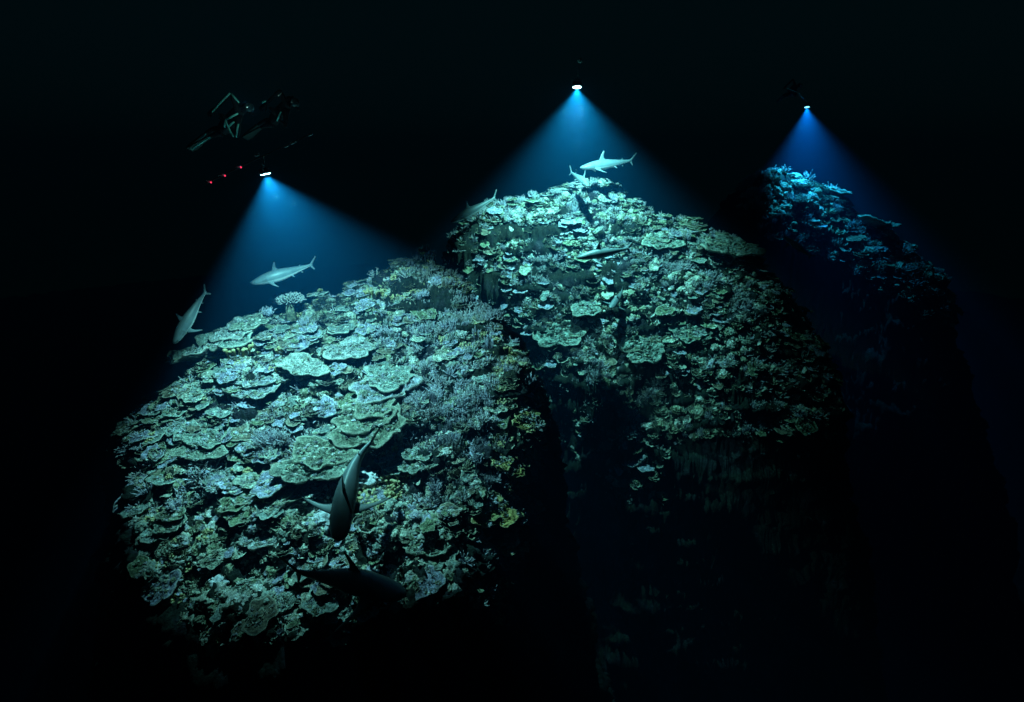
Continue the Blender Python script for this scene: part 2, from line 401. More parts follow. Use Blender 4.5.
def ruffle_mesh(seed, name='ruffled_coral', mat='ruffle', n=7):
    r_ = random.Random(seed); V = []; F = []; A = []
    for s in range(n):
        a0 = r_.random() * 6.28; rr = .12 + .5 * r_.random(); cx, cyy = .25 * math.cos(a0 * 2.3), .25 * math.sin(a0 * 1.7)
        span = r_.uniform(1.2, 2.6); H = r_.uniform(.35, .75) * (1.1 - rr * .6); nk = 13; ph = r_.random() * 6
        for side in (0, 1):
            b = len(V)
            for j in range(4):
                t = j / 3
                for k in range(nk):
                    a = a0 + span * (k / (nk - 1) - .5)
                    R = rr + t * t * .34 + .07 * t * math.sin(k * 1.5 + ph) + side * .035 * (1 - .5 * t)
                    z = -.2 + (H + .2) * t * (1 - .5 * abs(k / (nk - 1) - .5)) + .05 * t * math.sin(k * 2.3 + ph)
                    V.append((cx + R * math.cos(a), cyy + R * math.sin(a), z)); A.append(max(0, (t - .6) / .4))
            for j in range(3):
                for k in range(nk - 1):
                    q = (b + j * nk + k, b + j * nk + k + 1, b + (j + 1) * nk + k + 1, b + (j + 1) * nk + k)
                    F.append(q if side else q[::-1])
        b0 = b - 4 * nk
        for k in range(nk - 1): F.append((b0 + 3 * nk + k, b0 + 3 * nk + k + 1, b + 3 * nk + k + 1, b + 3 * nk + k))
    return mesh_np(name, V, F, M[mat], {'tip': A})

LIB = {
    'plate_coral': [plate_mesh(s) for s in range(9)],
    'branching_coral': [branch_mesh(100 + s, 12 + s) for s in range(6)],
    'finger_coral': [finger_mesh(200 + s, 20 + 3 * s) for s in range(5)],
    'boulder_coral': [boulder_mesh(300 + s) for s in range(8)],
    'ruffled_coral': [ruffle_mesh(400 + s) for s in range(6)],
    'knobby_coral': [finger_mesh(500 + s, 22, 'knobby_coral', 'mustard', .6, .075, True) for s in range(3)],
}
KINDS = list(LIB)

# ------------------------------------------------------------------ where corals grow
def scatter(box, n, smin, smax, pw, seed):
    r_ = np.random.default_rng(seed)
    x = r_.uniform(box[0], box[1], n); y = r_.uniform(box[2], box[3], n)
    size = smin + (smax - smin) * r_.random(n) ** pw
    return x, y, size, r_
def weights(u, v, d, x, y):
    """how the colonies share out: plate, branching, finger, boulder, ruffled, knobby"""
    n = len(u); w = np.zeros((n, 6)); w[:] = (.26, .14, .05, .30, .24, .02)
    near = y < 15.2 - 0.0 * x
    near &= (u < 560)
    def setw(m, t): w[m] = t
    m = near & (v > 480) ; setw(m, (.17, .13, .0, .44, .24, .02))
    m = near & (u > 215) & (u < 400) & (v > 330) & (v < 500); setw(m, (.32, .13, .02, .34, .17, .02))
    m = near & (u > 375) & (u < 530) & (v > 285) & (v < 355); setw(m, (.14, .34, .20, .18, .14, .02))
    m = near & (u > 395) & (u < 500) & (v > 355) & (v < 500); setw(m, (.12, .50, .08, .16, .14, .0))
    m = near & (u > 375) & (u < 470) & (v < 300); setw(m, (.16, .16, .06, .1, .22, .36))
    m = near & (u > 495) & (v > 330); setw(m, (.22, .05, .05, .16, .22, .40))
    m = near & (u > 340) & (u < 400) & (v > 470) & (v < 560); setw(m, (.18, .1, .0, .22, .1, .4))
    far = ~near
    setw(far, (.14, .18, .06, .32, .30, .0))
    m = far & (u > 530) & (u < 600) & (v > 260) & (v < 330); setw(m, (.10, .3, .25, .18, .17, .0))
    m = far & (u > 670) & (u < 770) & (v > 225) & (v < 262); setw(m, (.4, .1, .35, .05, .1, .0))
    m = far & (v < 210) & (u < 740); setw(m, (.14, .25, .10, .28, .23, .0))
    return w
LABEL = {
    'plate_coral': ('plate coral', 'wavy plate coral'), 'branching_coral': ('branching coral', 'branching coral'),
    'finger_coral': ('finger coral', 'upright finger coral'), 'boulder_coral': ('boulder coral', 'lumpy boulder coral'),
    'ruffled_coral': ('ruffled coral', 'ruffled leafy coral'), 'knobby_coral': ('knobby coral', 'knobby coral clump')}
def place_name(u, v, d, x, y):
    if u > 750 and d > 20: return 'blue-lit far ridge at right'
    if y < 15.2 and u < 560:
        if u > 490 or (u > 375 and v < 300): return 'right-hand rim of the near mound'
        if v > 480: return 'lower slope of the near mound'
        if v > 360: return 'middle slope of the near mound'
        return 'upper slope of the near mound'
    if v < 250: return 'crest of the middle mound'
    if v < 330: return 'upper face of the middle mound'
    return 'lower face of the middle mound'

TINTS = {'olive-yellow': (.30, .28, .10), 'olive': (.13, .16, .10), 'grey-green': (.18, .22, .21), 'cream': (.33, .35, .30), 'lavender-grey': (.25, .25, .34), 'brown': (.15, .13, .10), 'pale grey': (.42, .42, .42)}
TIPS = dict(plate_coral=(.50, .50, .42), branching_coral=(.62, .60, .68), finger_coral=(.55, .55, .60), boulder_coral=(.48, .46, .38), ruffled_coral=(.60, .58, .44), knobby_coral=(.62, .52, .24))
KT = dict(plate_coral=['olive', 'grey-green', 'grey-green', 'cream', 'lavender-grey', 'brown'], branching_coral=['lavender-grey', 'pale grey', 'brown', 'grey-green', 'lavender-grey'],
          finger_coral=['lavender-grey', 'grey-green', 'brown', 'lavender-grey'], boulder_coral=['cream', 'pale grey', 'grey-green', 'olive', 'lavender-grey'],
          ruffled_coral=['olive', 'cream', 'grey-green', 'brown', 'pale grey'], knobby_coral=['mustard'])
TM = {}
def tint_mat(kind, tn):
    if tn == 'mustard': return M['mustard']
    if (kind, tn) not in TM:
        c = TINTS[tn]; TM[kind, tn] = coral_mat((tn + '_' + kind + '_skin').replace('-', '_').replace(' ', '_'), [(0, tuple(q * .8 for q in c)), (1, tuple(q * 1.15 for q in c))], TIPS[kind], .65, .7, 60, .9)
    return TM[kind, tn]
MARKS = [(345, 490, 'the diving shark'), (289, 300, 'the table coral'), (192, 320, 'the plunging shark'), (380, 390, 'the long crack'), (250, 350, 'the stepped shelves'),
         (445, 320, 'the finger coral field'), (450, 420, 'the lavender thicket'), (490, 515, 'the ribbed plate'), (530, 400, 'the sharp rim'), (265, 540, 'the round plate'),
         (285, 605, 'the bright green plate'), (175, 530, 'the curled double plate'), (410, 275, 'the near mound top'), (205, 452, 'the black hole'), (222, 560, 'the small grey plate'), (372, 505, 'the mustard clump'),
         (430, 560, 'the dull corner plate'), (340, 580, 'the black shark'), (612, 195, 'the middle crest'), (470, 225, 'the skimming shark'), (600, 255, 'the blue-snouted shark'), (318, 468, 'the ridged plate'), (172, 420, 'the stacked plates'),
         (350, 352, 'the smooth pale plate'), (613, 300, 'the face-on shark'), (720, 248, 'the flat ledge'), (770, 330, 'the right flank'), (650, 350, 'the ringed plate'), (528, 270, 'the dark ravine'),
         (560, 340, 'the pale ledge'), (700, 400, 'the dark foot'), (780, 180, 'the far ridge tip'), (850, 200, 'the far ridge middle'), (920, 260, 'the far ridge end'), (665, 215, 'the right shoulder'), (540, 225, 'the left shoulder')]
def where(u, v):
    m = min(MARKS, key=lambda q: (q[0] - u) ** 2 + (q[1] - v) ** 2); dx, dy = u - m[0], v - m[1]; r = math.hypot(dx, dy)
    if r < 7: return 'right at ' + m[2]
    a = (math.degrees(math.atan2(-dy, dx)) + 360) % 360
    d = ['right of', 'upper right of', 'above', 'upper left of', 'left of', 'lower left of', 'below', 'lower right of'][int((a + 22.5) // 45) % 8]
    return d + ' ' + m[2]
LABELLED = []
items = {k: [] for k in KINDS}
def frame(n, tiltmix, az, lean=None):
    """rotation whose z leans between straight up and the slope normal"""
    z = Vector((0, 0, 1)).lerp(Vector(n), tiltmix).normalized()
    x = Vector((math.cos(az), math.sin(az), 0)); y = z.cross(x).normalized(); x = y.cross(z)
    return Matrix((x, y, z)).transposed()
def grow(box, n, smin, smax, pw, seed, keep):
    x, y, size, r_ = scatter(box, n, smin, smax, pw, seed)
    zb = base_z(x, y); P0 = np.c_[x, y, zb]; u, v, d = project(P0)
    nn = reef_n(x, y, 0.25); view = -(P0 / np.linalg.norm(P0, axis=1)[:, None])
    ok = (nn * view).sum(1) > -0.12
    ok &= keep(u, v, x, y, zb) & (foot_dist(x, y) < np.where(y > 23, .8, np.where((u > 440) & (u < 665) & (y > 12.5), .85, .16)))
    x, y, size, u, v, d, nn = x[ok], y[ok], size[ok], u[ok], v[ok], d[ok], nn[ok]
    z = reef_z(x, y)
    w = weights(u, v, d, x, y)
    cl = np.stack([vnoise(np.c_[x, y, z] * 0.9 + 31 * k) for k in range(6)], 1)
    w = w * np.exp(2.6 * cl); w /= w.sum(1)[:, None]
    bed = ((u > 215) & (u < 405) & (v > 325) & (v < 505)) | ((u < 250) & (v > 380)) | ((u > 680) & (u < 770) & (v > 225) & (v < 262))
    w[:, 0] *= np.where(bed, 1.0, np.clip(1.25 - size * 4.0, .12, 1)); w /= w.sum(1)[:, None]
    pick = (w.cumsum(1) > r_.random(len(x))[:, None]).argmax(1)
    for i in range(len(x)):
        k = KINDS[pick[i]]; s = size[i]; nrm = nn[i]
        if k == 'plate_coral':
            nrm = nrm + r_.normal(0, .16, 3); nrm /= np.linalg.norm(nrm)
            s *= 1.0; R = frame(nrm, r_.uniform(.15, .7), r_.random() * 6.28)
            off = np.array([nrm[0], nrm[1], 0]) * s * .38; dz = .10 * s + r_.uniform(-.02, .10)
            sc = (s * r_.uniform(.9, 1.35), s * r_.uniform(.75, 1.0), s * r_.uniform(.6, 1.0))
        elif k in ('finger_coral',):
            s *= .72; R = frame(nrm, .2, r_.random() * 6.28); off = nrm * 0; dz = 0.02; sc = (s, s, s * r_.uniform(.9, 1.5))
        elif k == 'branching_coral':
            s *= .9; R = frame(nrm, .5, r_.random() * 6.28); off = nrm * .02; dz = 0.03; sc = (s, s, s * r_.uniform(.8, 1.1))
        elif k == 'boulder_coral':
            s *= .62; R = frame(nrm, .7, r_.random() * 6.28); off = nrm * s * .1; dz = 0.0; sc = (s * r_.uniform(.9, 1.4), s * r_.uniform(.8, 1.1), s * r_.uniform(.7, 1.1))
        else:
            s *= .85; R = frame(nrm, .45, r_.random() * 6.28); off = nrm * .02; dz = 0.0; sc = (s, s * r_.uniform(.8, 1.1), s * r_.uniform(.7, 1.0))
        items[k].append((s / d[i], (x[i] + off[0], y[i] + off[1], z[i] + dz), R, sc, int(r_.integers(0, 99)), place_name(u[i], v[i], d[i], x[i], y[i]),
                         (-30 < u[i] < 1054 and -30 < v[i] < 700)))
near_keep = lambda u, v, x, y, z: (u > 120) & (u < 548) & (v < 648) & (v > 240)
grow((-9.5, 2.2, 4.6, 15.4), 27000, .035, .28, 3.0, 1, near_keep)
mid_keep = lambda u, v, x, y, z: (u > 425) & (u < 900) & (v > 180) & (v < 520) & (y > 12.8)
grow((-3.5, 12.5, 12.8, 21.5), 25000, .045, .31, 3.0, 2, mid_keep)
far_keep = lambda u, v, x, y, z: (u > 740) & (u < 990) & (v > 160) & (v < np.interp(u, [750, 850, 975], [225, 275, 345]))
grow((11, 26, 23, 32), 7000, .12, .55, 2.6, 3, far_keep)

CR = random.Random(21)
def crust(mat, R, n, zs=1.0):
    for i in range(n):
        a = CR.random() * 6.28; q = math.sqrt(CR.random()) * .82; p = mat @ Vector((q * math.cos(a), q * math.sin(a), .05 + .13 * q * q))
        k = CR.choice(['boulder_coral', 'boulder_coral', 'ruffled_coral', 'branching_coral']); z = CR.uniform(.022, .06) * (1 if k == 'boulder_coral' else 1.2)
        items[k].append((0.0, tuple(p), frame((0, 0, 1), .5, CR.random() * 6.28), (z * CR.uniform(1, 1.6), z * CR.uniform(.8, 1.2), z * .75), CR.randrange(99), '', False))
def stuff_instances(kind, rest, protos, lab):
    pts = mesh_np('ground_cover', [r[1] for r in rest], [], None, smooth=False)
    n = len(rest)
    a = pts.attributes.new('rot', 'FLOAT_VECTOR', 'POINT'); a.data.foreach_set('vector', np.array([r[2].to_euler()[:] for r in rest], np.float32).ravel())
    a = pts.attributes.new('siz', 'FLOAT_VECTOR', 'POINT'); a.data.foreach_set('vector', np.array([r[3] for r in rest], np.float32).ravel())
    a = pts.attributes.new('var', 'INT', 'POINT'); a.data.foreach_set('value', np.array([r[4] % len(protos) for r in rest], np.int32))
    o = add_obj(kind + '_cover', pts)
    tag(o, lab, LABEL[kind][0], None, 'stuff')
    ng = bpy.data.node_groups.new(kind + '_cover', 'GeometryNodeTree')
    ng.interface.new_socket('Geometry', in_out='INPUT', socket_type='NodeSocketGeometry'); ng.interface.new_socket('Geometry', in_out='OUTPUT', socket_type='NodeSocketGeometry')
    N = ng.nodes; L = ng.links; gi = N.new('NodeGroupInput'); go = N.new('NodeGroupOutput'); jn = N.new('GeometryNodeJoinGeometry')
    def attr(nm, dt):
        q = N.new('GeometryNodeInputNamedAttribute'); q.data_type = dt; q.inputs['Name'].default_value = nm; return q.outputs[0]
    ar, as_, av = attr('rot', 'FLOAT_VECTOR'), attr('siz', 'FLOAT_VECTOR'), attr('var', 'INT')
    e2r = N.new('FunctionNodeEulerToRotation'); L.new(ar, e2r.inputs[0])
    for i, po in enumerate(protos):
        cmp_ = N.new('FunctionNodeCompare'); cmp_.data_type = 'INT'; cmp_.operation = 'EQUAL'
        ii = [s for s in cmp_.inputs if s.type == 'INT']; L.new(av, ii[0]); ii[1].default_value = i
        ob = N.new('GeometryNodeObjectInfo'); ob.inputs['Object'].default_value = po; ob.inputs['As Instance'].default_value = True; ob.transform_space = 'ORIGINAL'
        ip = N.new('GeometryNodeInstanceOnPoints')
        L.new(gi.outputs[0], ip.inputs['Points']); L.new(cmp_.outputs[0], ip.inputs['Selection']); L.new(ob.outputs['Geometry'], ip.inputs['Instance'])
        L.new(e2r.outputs[0], ip.inputs['Rotation']); L.new(as_, ip.inputs['Scale']); L.new(ip.outputs[0], jn.inputs[0])
    L.new(jn.outputs[0], go.inputs[0])
    md = o.modifiers.new('cover', 'NODES'); md.node_group = ng
    return o

COVER = {}
for kind in KINDS:
    L_ = items[kind]; L_.sort(key=lambda r: -(r[0] * r[6])); top = L_[:285]; rest = L_[285:]
    protos = {}
    for r in top:
        vi = r[4] % len(LIB[kind])
        o = bpy.data.objects.new(kind, LIB[kind][vi]); link(o)
        o.matrix_world = Matrix.LocRotScale(Vector(r[1]), r[2].to_quaternion(), Vector(r[3]))
        cat, lb = LABEL[kind]
        tn = KT[kind][int(r[4]) % len(KT[kind])]
        if 'rim' in r[5] and kind in ('plate_coral', 'ruffled_coral', 'boulder_coral') and int(r[4]) % 3: tn = 'olive-yellow'
        o.material_slots[0].link = 'OBJECT'; o.material_slots[0].material = tint_mat(kind, tn)
        uu, vv, dd = project(np.array(r[1])); px = r[3][0] / float(dd) * FPX * 2
        szn = 'tiny' if px < 11 else 'small' if px < 16 else 'middle-sized' if px < 24 else 'large'
        lab = '%s %s %s %s' % (szn, tn, lb, where(float(uu), float(vv)))
        tag(o, lab, cat, cat + 's on the ' + r[5]); LABELLED.append((lab, float(uu), o))
        protos.setdefault(vi, o)
        if kind == 'plate_coral': crust(o.matrix_world.copy(), r[3][0], int(3 + r[3][0] * r[3][1] * 260))
    vl = sorted(protos); pl = [protos[i] for i in vl]
    COVER[kind] = (rest, pl, cat); items[kind] = rest

byl = {}
for lab, uu, o in LABELLED: byl.setdefault(lab, []).append((uu, o))
ORD = ['first', 'second', 'third', 'fourth', 'fifth', 'sixth', 'seventh', 'eighth', 'ninth', 'tenth', 'eleventh', 'twelfth', 'thirteenth', 'fourteenth', 'fifteenth', 'sixteenth']
for lab, L_ in byl.items():
    if len(L_) < 2: continue
    L_.sort(key=lambda q: q[0])
    for i, (uu, o) in enumerate(L_):
        w_ = ('left' if i == 0 else 'right') if len(L_) == 2 else 'leftmost' if i == 0 else 'rightmost' if i == len(L_) - 1 else ORD[min(i, 15)] + '-from-left'
        o['label'] = w_ + ' ' + lab
# ------------------------------------------------------------------ the corals one can point to
def thing(name, loc, label, cat, group=None, kind=None):
    e = bpy.data.objects.new(name, None); link(e); e.location = loc; e.empty_display_size = .2
    return tag(e, label, cat, group, kind)
def tiered_plate(u, v, wpx, tiers, label, seed, mat='plate', tilt=.55, flat=.75, group=None):
    wpx *= .72
    P = hit(u, v); d = float(P @ FW); R = wpx / 2 / FPX * d
    n = reef_n(np.array([P[0]]), np.array([P[1]]), .3)[0]
    root = thing('plate_coral', P + np.array([0, 0, .02]), label, 'plate coral', group)
    r_ = random.Random(seed)
    hd = Vector((n[0], n[1], 0)).normalized()
    for t in range(tiers):
        key = (seed + t * 3) % 7
        me = plate_mesh(900 + seed * 5 + t, 84, 1.1, 'plate', mat, 26)
        o = add_obj('plate', me, root)
        q = frame(n, tilt + r_.uniform(-.1, .15), r_.uniform(-.3, .3))
        s = R * (1 - .16 * t) * r_.uniform(.92, 1.05)
        side = Vector((hd.y, -hd.x, 0)) * r_.uniform(-.35, .35) * R * (t > 0)
        o.matrix_local = ML = Matrix.LocRotScale(hd * (R * .22 - t * R * .40) + side + Vector((0, 0, .05 + .13 * t)), q.to_quaternion(), Vector((s * 1.05, s * flat, s * .8)))
        crust(Matrix.Translation(root.location) @ ML, s, int(10 + s * s * 220 * (1 if t else .7)))
    return root
TP = [
    (385, 392, 84, 2, 'broad grey-green plate coral whose ledge juts over the long dark crack at mid slope'),
    (372, 432, 92, 3, 'widest double plate coral just below the long dark crack'),
    (318, 468, 92, 2, 'large layered plate coral with concentric ridges left of the diving shark'),
    (420, 470, 50, 2, 'small tiered plate coral right of the diving shark tail'),
    (305, 370, 66, 1, 'rounded flat plate coral high on the near mound beside a dark slot'),
    (350, 352, 62, 1, 'smooth pale plate coral below the bushy table coral'),
    (258, 395, 60, 2, 'pair of stacked plates left of the broad grey-green ledge'),
    (205, 452, 62, 2, 'plate coral ledge over a deep black hole on the left flank'),
    (172, 420, 52, 2, 'stacked green plates at the left outline of the near mound'),
    (160, 400, 40, 2, 'small green shelf above the stacked plates at the left outline'),
    (265, 540, 56, 1, 'round knobbly plate coral in the middle of the lower slope'),
    (250, 592, 46, 1, 'oval pale plate coral near the bottom left of the lit slope'),
    (285, 605, 42, 1, 'bright green plate coral at the bottom edge of the light'),
    (222, 560, 40, 1, 'small grey plate coral on the dim lower left slope'),
    (175, 530, 38, 2, 'curled double plate coral near the left edge of the light'),
    (235, 342, 78, 3, 'long stepped plate coral shelves beneath the plunging shark'),
    (258, 314, 46, 1, 'pale raised plate coral on the skyline left of the table coral'),
    (205, 356, 70, 2, 'thin bright shelf corals jutting left under the plunging shark'),
    (490, 518, 62, 2, 'yellow-green ribbed plate coral at the right rim of the near mound'),
    (525, 425, 44, 3, 'mustard stacked plates on the sharp right rim of the near mound'),
    (505, 470, 44, 2, 'olive plates between the mustard stack and the ribbed plate'),
    (430, 560, 60, 2, 'dull green plate coral at the lower right corner of the light'),
    (560, 338, 64, 2, 'pale plate ledge at the left foot of the middle mound'),
    (725, 250, 70, 2, 'flat plate coral ledge catching light right of the middle crest'),
    (640, 352, 60, 2, 'ringed plate coral low on the middle mound'),
    (585, 310, 44, 1, 'bright plate coral near the lower small shark'),
    (690, 335, 50, 2, 'pale stepped plate in the centre of the middle mound face'),
    (660, 245, 46, 2, 'bright teal plates just under the middle crest'),
    (840, 182, 30, 2, 'small blue plate coral raised on the skyline of the far ridge'),
    (875, 200, 60, 1, 'broad dim plate coral dome at the right of the far ridge'),
]
for i, (u, v, w, t, lab) in enumerate(TP):
    tiered_plate(u, v, w, t, lab, i, 'mustard' if i in (18, 19, 20) else ('plate'))

for kind in KINDS:
    rest, pl, cat = COVER[kind]
    if rest: stuff_instances(kind, rest, pl, 'mass of small %s filling the gaps between the larger corals' % (cat + 's'))
    print(kind, len(rest))
def table_coral(u, v, Y, w):
    P = pt(u, v, Y); root = thing('table_coral', P, 'pale bushy table coral standing on the skyline under the level shark', 'table coral')
    r_ = random.Random(5); mb = MB()
    for i in range(120):
        q = (i + .5) / 120; a = i * 2.39996; ct = 1 - q * .92; sn = math.sqrt(1 - ct * ct)
        d = Vector((sn * math.cos(a) * w, sn * math.sin(a) * w * .8, ct * .24 + .02)); j = Vector((r_.uniform(-.02, .02), r_.uniform(-.02, .02), r_.uniform(-.01, .02)))
        e = d * r_.uniform(.9, 1.08) + j
        mb.tube([d * .3, d * .75, e], [.018, .016, .012], 5, True, [0, .1, 1])
        f = d * .8; g = f + Vector((r_.uniform(-.05, .05), r_.uniform(-.05, .05), .05)) + d * .12; mb.tube([f, g], [.015, .010], 4, True, [.4, 1])
    mb.build('branchlets', M['table'], root)
    st = MB(); st.tube([(0, 0, -.45), (0, 0, -.2), (0, 0, 0), (0, 0, .12)], [.16, .1, .12, .15], 14, True, [0, 0, 0, 0]); st.build('stalk', M['boulder'], root)
table_coral(289, 303, 12.6, .43)
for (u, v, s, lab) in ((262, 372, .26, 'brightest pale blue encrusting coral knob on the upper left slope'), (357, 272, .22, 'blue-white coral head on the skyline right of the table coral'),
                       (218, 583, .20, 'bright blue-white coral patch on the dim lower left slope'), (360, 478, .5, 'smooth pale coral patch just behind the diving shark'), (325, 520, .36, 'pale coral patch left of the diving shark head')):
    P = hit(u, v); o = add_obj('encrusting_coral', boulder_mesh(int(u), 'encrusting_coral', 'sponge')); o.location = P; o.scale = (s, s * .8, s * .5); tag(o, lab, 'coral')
for (u, v, s, lab) in ((372, 505, .42, 'mustard knobby coral clump right of the diving shark head'), (325, 508, .28, 'mustard knobby coral clump left of the diving shark'),
                       (395, 478, .36, 'olive knobby coral beside the diving shark right pectoral fin'), (240, 352, .42, 'olive-brown bushy coral under the stepped shelves'),
                       (285, 350, .34, 'dark olive bushy coral between pale plates on the upper slope'), (375, 295, .36, 'yellowish knobby coral near the top of the near mound'), (250, 470, .34, 'brown knobby coral left of the layered ridged plate')):
    P = hit(u, v); o = add_obj('knobby_coral', finger_mesh(int(u) + 7, 40, 'knobby_coral', 'mustard', .55, .07, True)); o.location = P; o.scale = (s, s, s * .8); tag(o, lab, 'knobby coral')

# ------------------------------------------------------------------ sharks
def shark_mat():
    m, nt, b = mat_new('shark_skin'); L = nt.links
    at = nt.nodes.new('ShaderNodeAttribute'); at.attribute_name = 'belly'; ad = nt.nodes.new('ShaderNodeAttribute'); ad.attribute_name = 'dark'
    tc = nt.nodes.new('ShaderNodeTexCoord'); n = noise(nt, 5, 4, .6, tc.outputs['Object'])
    r = ramp(nt, [(.3, (.085, .115, .13)), (.7, (.13, .165, .18))]); L.new(n.outputs['Fac'], r.inputs[0])
    c = mix(nt, r.outputs[0], (.55, .57, .58), at.outputs['Fac']); c = mix(nt, c, (.03, .032, .035), ad.outputs['Fac'])
    L.new(c, b.inputs['Base Color']); b.inputs['Roughness'].default_value = .42; b.inputs['Specular IOR Level'].default_value = .35
    bp = nt.nodes.new('ShaderNodeBump'); bp.inputs['Strength'].default_value = .15; bp.inputs['Distance'].default_value = .01
    n2 = noise(nt, 90, 2, .5, tc.outputs['Object']); L.new(n2.outputs['Fac'], bp.inputs['Height']); L.new(bp.outputs[0], b.inputs['Normal'])
    return m
M['shark'] = shark_mat(); M['eye'] = plain('eye_black', (.01, .012, .01), .15, .6); M['slit'] = plain('gill_dark', (.04, .045, .05), .7, .1)
def shark(nose, tail, label, bend=0.0, sbend=0.0, roll=0.0, drop=.35, uphint=(0, 0, 1), girth=1.0, pec=1.0):
    nose = Vector(nose); tail = Vector(tail); Lg = (nose - tail).length
    st = [(0, .004, .004, .0), (.012, .017, .026, -.002), (.035, .028, .045, -.004), (.07, .039, .058, -.004), (.12, .052, .066, -.003), (.18, .065, .070, 0), (.25, .076, .072, 0),
          (.32, .083, .073, 0), (.40, .084, .070, 0), (.48, .077, .062, 0), (.56, .065, .051, 0), (.64, .052, .039, .002), (.72, .039, .028, .004), (.78, .030, .021, .006), (.83, .023, .017, .008), (.87, .019, .015, .011), (.90, .016, .010, .016), (.93, .010, .005, .026)]
    # densify
    s_ = np.array(st); t = np.concatenate([np.linspace(0, .05, 7)[:-1], np.linspace(.05, .93, 34)])
    H = np.interp(t, s_[:, 0], s_[:, 1]); Wd = np.interp(t, s_[:, 0], s_[:, 2]); C = np.interp(t, s_[:, 0], s_[:, 3])
    n = 24; V = []; B = []; D = []; F = []
    for i in range(len(t)):
        for k in range(n):
            a = 2 * math.pi * k / n; ca, sa = math.cos(a), math.sin(a)
            zz = H[i] * sa * (.92 if sa < 0 else 1) * girth; yy = Wd[i] * ca * (1 - .12 * max(0, sa) ** 2) * girth
            V.append([t[i], yy, C[i] + zz]); B.append(min(1, max(0, (-sa - .38) * 5))); D.append(0)
    m = len(t)
    for i in range(m - 1):
        for k in range(n): F.append((i * n + k, i * n + (k + 1) % n, (i + 1) * n + (k + 1) % n, (i + 1) * n + k))
    F.append(tuple(range(n))[::-1]); F.append(tuple((m - 1) * n + k for k in range(n)))
    def fin(root, tipv, chord, tipchord, thick, sweepcurve=.0, axis='z', under=0.0, darktip=0.0, darktrail=0.0, ns=9, trail=.35):
        """lens-section fin: root = front point, tipv = vector of the leading edge, chords along the body"""
        b = len(V); root = np.array(root, float); tipv = np.array(tipv, float); nc = 7
        side = np.cross(tipv / np.linalg.norm(tipv), (1, 0, 0)); side /= np.linalg.norm(side)
        for i in range(ns):
            q = i / (ns - 1)
            c = chord * (1 - q) ** 1.0 + tipchord * q; c *= (1 - trail * math.sin(math.pi * q) ** 1.0)
            if i == ns - 1: c *= .25
            le = root + tipv * q + np.array((1, 0, 0)) * sweepcurve * (q ** 2 - q)
            th = thick * (1 - .85 * q)
            for up in (1, -1):
                for k in range(nc):
                    e = k / (nc - 1); prof = 1.0 * math.sqrt(max(e, 0)) * (1 - e) * 1.9
                    p = le + np.array((c * e, 0, 0)) + side * up * th * (prof + .02)
                    V.append(list(p)); s = side[2] * up
                    B.append(under if s < 0 else 0.0); D.append(min(1, darktip * max(0, (q - .72) / .2) + darktrail * max(0, (e - .6) / .35)))
        for i in range(ns - 1):
            o1, o2 = b + i * 2 * nc, b + (i + 1) * 2 * nc
            for k in range(nc - 1):
                F.append((o1 + k, o1 + k + 1, o2 + k + 1, o2 + k)); F.append((o1 + nc + k, o2 + nc + k, o2 + nc + k + 1, o1 + nc + k + 1))
            F.append((o1, o2, o2 + nc, o1 + nc)); F.append((o1 + nc - 1, o1 + 2 * nc - 1, o2 + 2 * nc - 1, o2 + nc - 1))
        o2 = b + (ns - 1) * 2 * nc
        for k in range(nc - 1): F.append((o2 + k, o2 + k + 1, o2 + nc + k + 1, o2 + nc + k))
    fin((.325, 0, .066), (.085, 0, .150), .130, .020, .011, .03, darktrail=.0)
    fin((.715, 0, .036), (.030, 0, .032), .045, .012, .004, .0, darktrail=.5)
    fin((.715, 0, -.034), (.034, 0, -.034), .042, .012, .004, .0, darktrail=.4)
    for sd in (1, -1):
        fin((.225, sd * .055, -.040), (.125 * pec, sd * .215 * pec, -.215 * drop * pec), .110 * (.6 + .4 * pec), .014, .009, .05, under=1, darktip=.6)
        fin((.565, sd * .028, -.045), (.035, sd * .05, -.03), .05, .014, .004, .0, under=1)
    fin((.862, 0, .012), (.145, 0, .115), .066, .030, .006, -.02, darktrail=.9, trail=.15)
    fin((.872, 0, .006), (.058, 0, -.082), .055, .016, .005, .0, darktrail=.8, trail=.15)
    V = np.array(V)
    # bend: heading changes along the length
    xs = np.linspace(0, 1.02, 120); ang = bend * (xs - .35) * np.abs(xs - .35) * 2.4 + sbend * np.sin((xs - .3) * 7.5) * np.clip(xs, 0.1, 1)
    dx = np.cos(ang); dy = np.sin(ang); st_ = xs[1] - xs[0]
    cx = np.concatenate([[0], np.cumsum((dx[:-1] + dx[1:]) / 2 * st_)]); cyy = np.concatenate([[0], np.cumsum((dy[:-1] + dy[1:]) / 2 * st_)])
    x = np.clip(V[:, 0], 0, 1.02); X = np.interp(x, xs, cx); Yc = np.interp(x, xs, cyy); an = np.interp(x, xs, ang)
    end = np.array([cx[-2], cyy[-2]]); k = 1 / np.linalg.norm(end)
    V = np.c_[X - V[:, 1] * np.sin(an), Yc + V[:, 1] * np.cos(an), V[:, 2]] * k
    th = math.atan2(end[1], end[0]); c, s = math.cos(-th), math.sin(-th)
    V = np.c_[V[:, 0] * c - V[:, 1] * s, V[:, 0] * s + V[:, 1] * c, V[:, 2]]
    # local: +x points to the tail -> build the world frame
    bx = (tail - nose).normalized(); up = Vector(uphint)
    by = up.cross(bx).normalized(); bz = bx.cross(by)
    R = Matrix((bx, by, bz)).transposed() @ Matrix.Rotation(roll, 3, 'X')
    root = thing('shark', nose, label, 'shark')
    me = mesh_np('body', V * Lg, F, M['shark'], {'belly': B, 'dark': D}); o = add_obj('body', me, root)
    root.rotation_euler = R.to_euler()
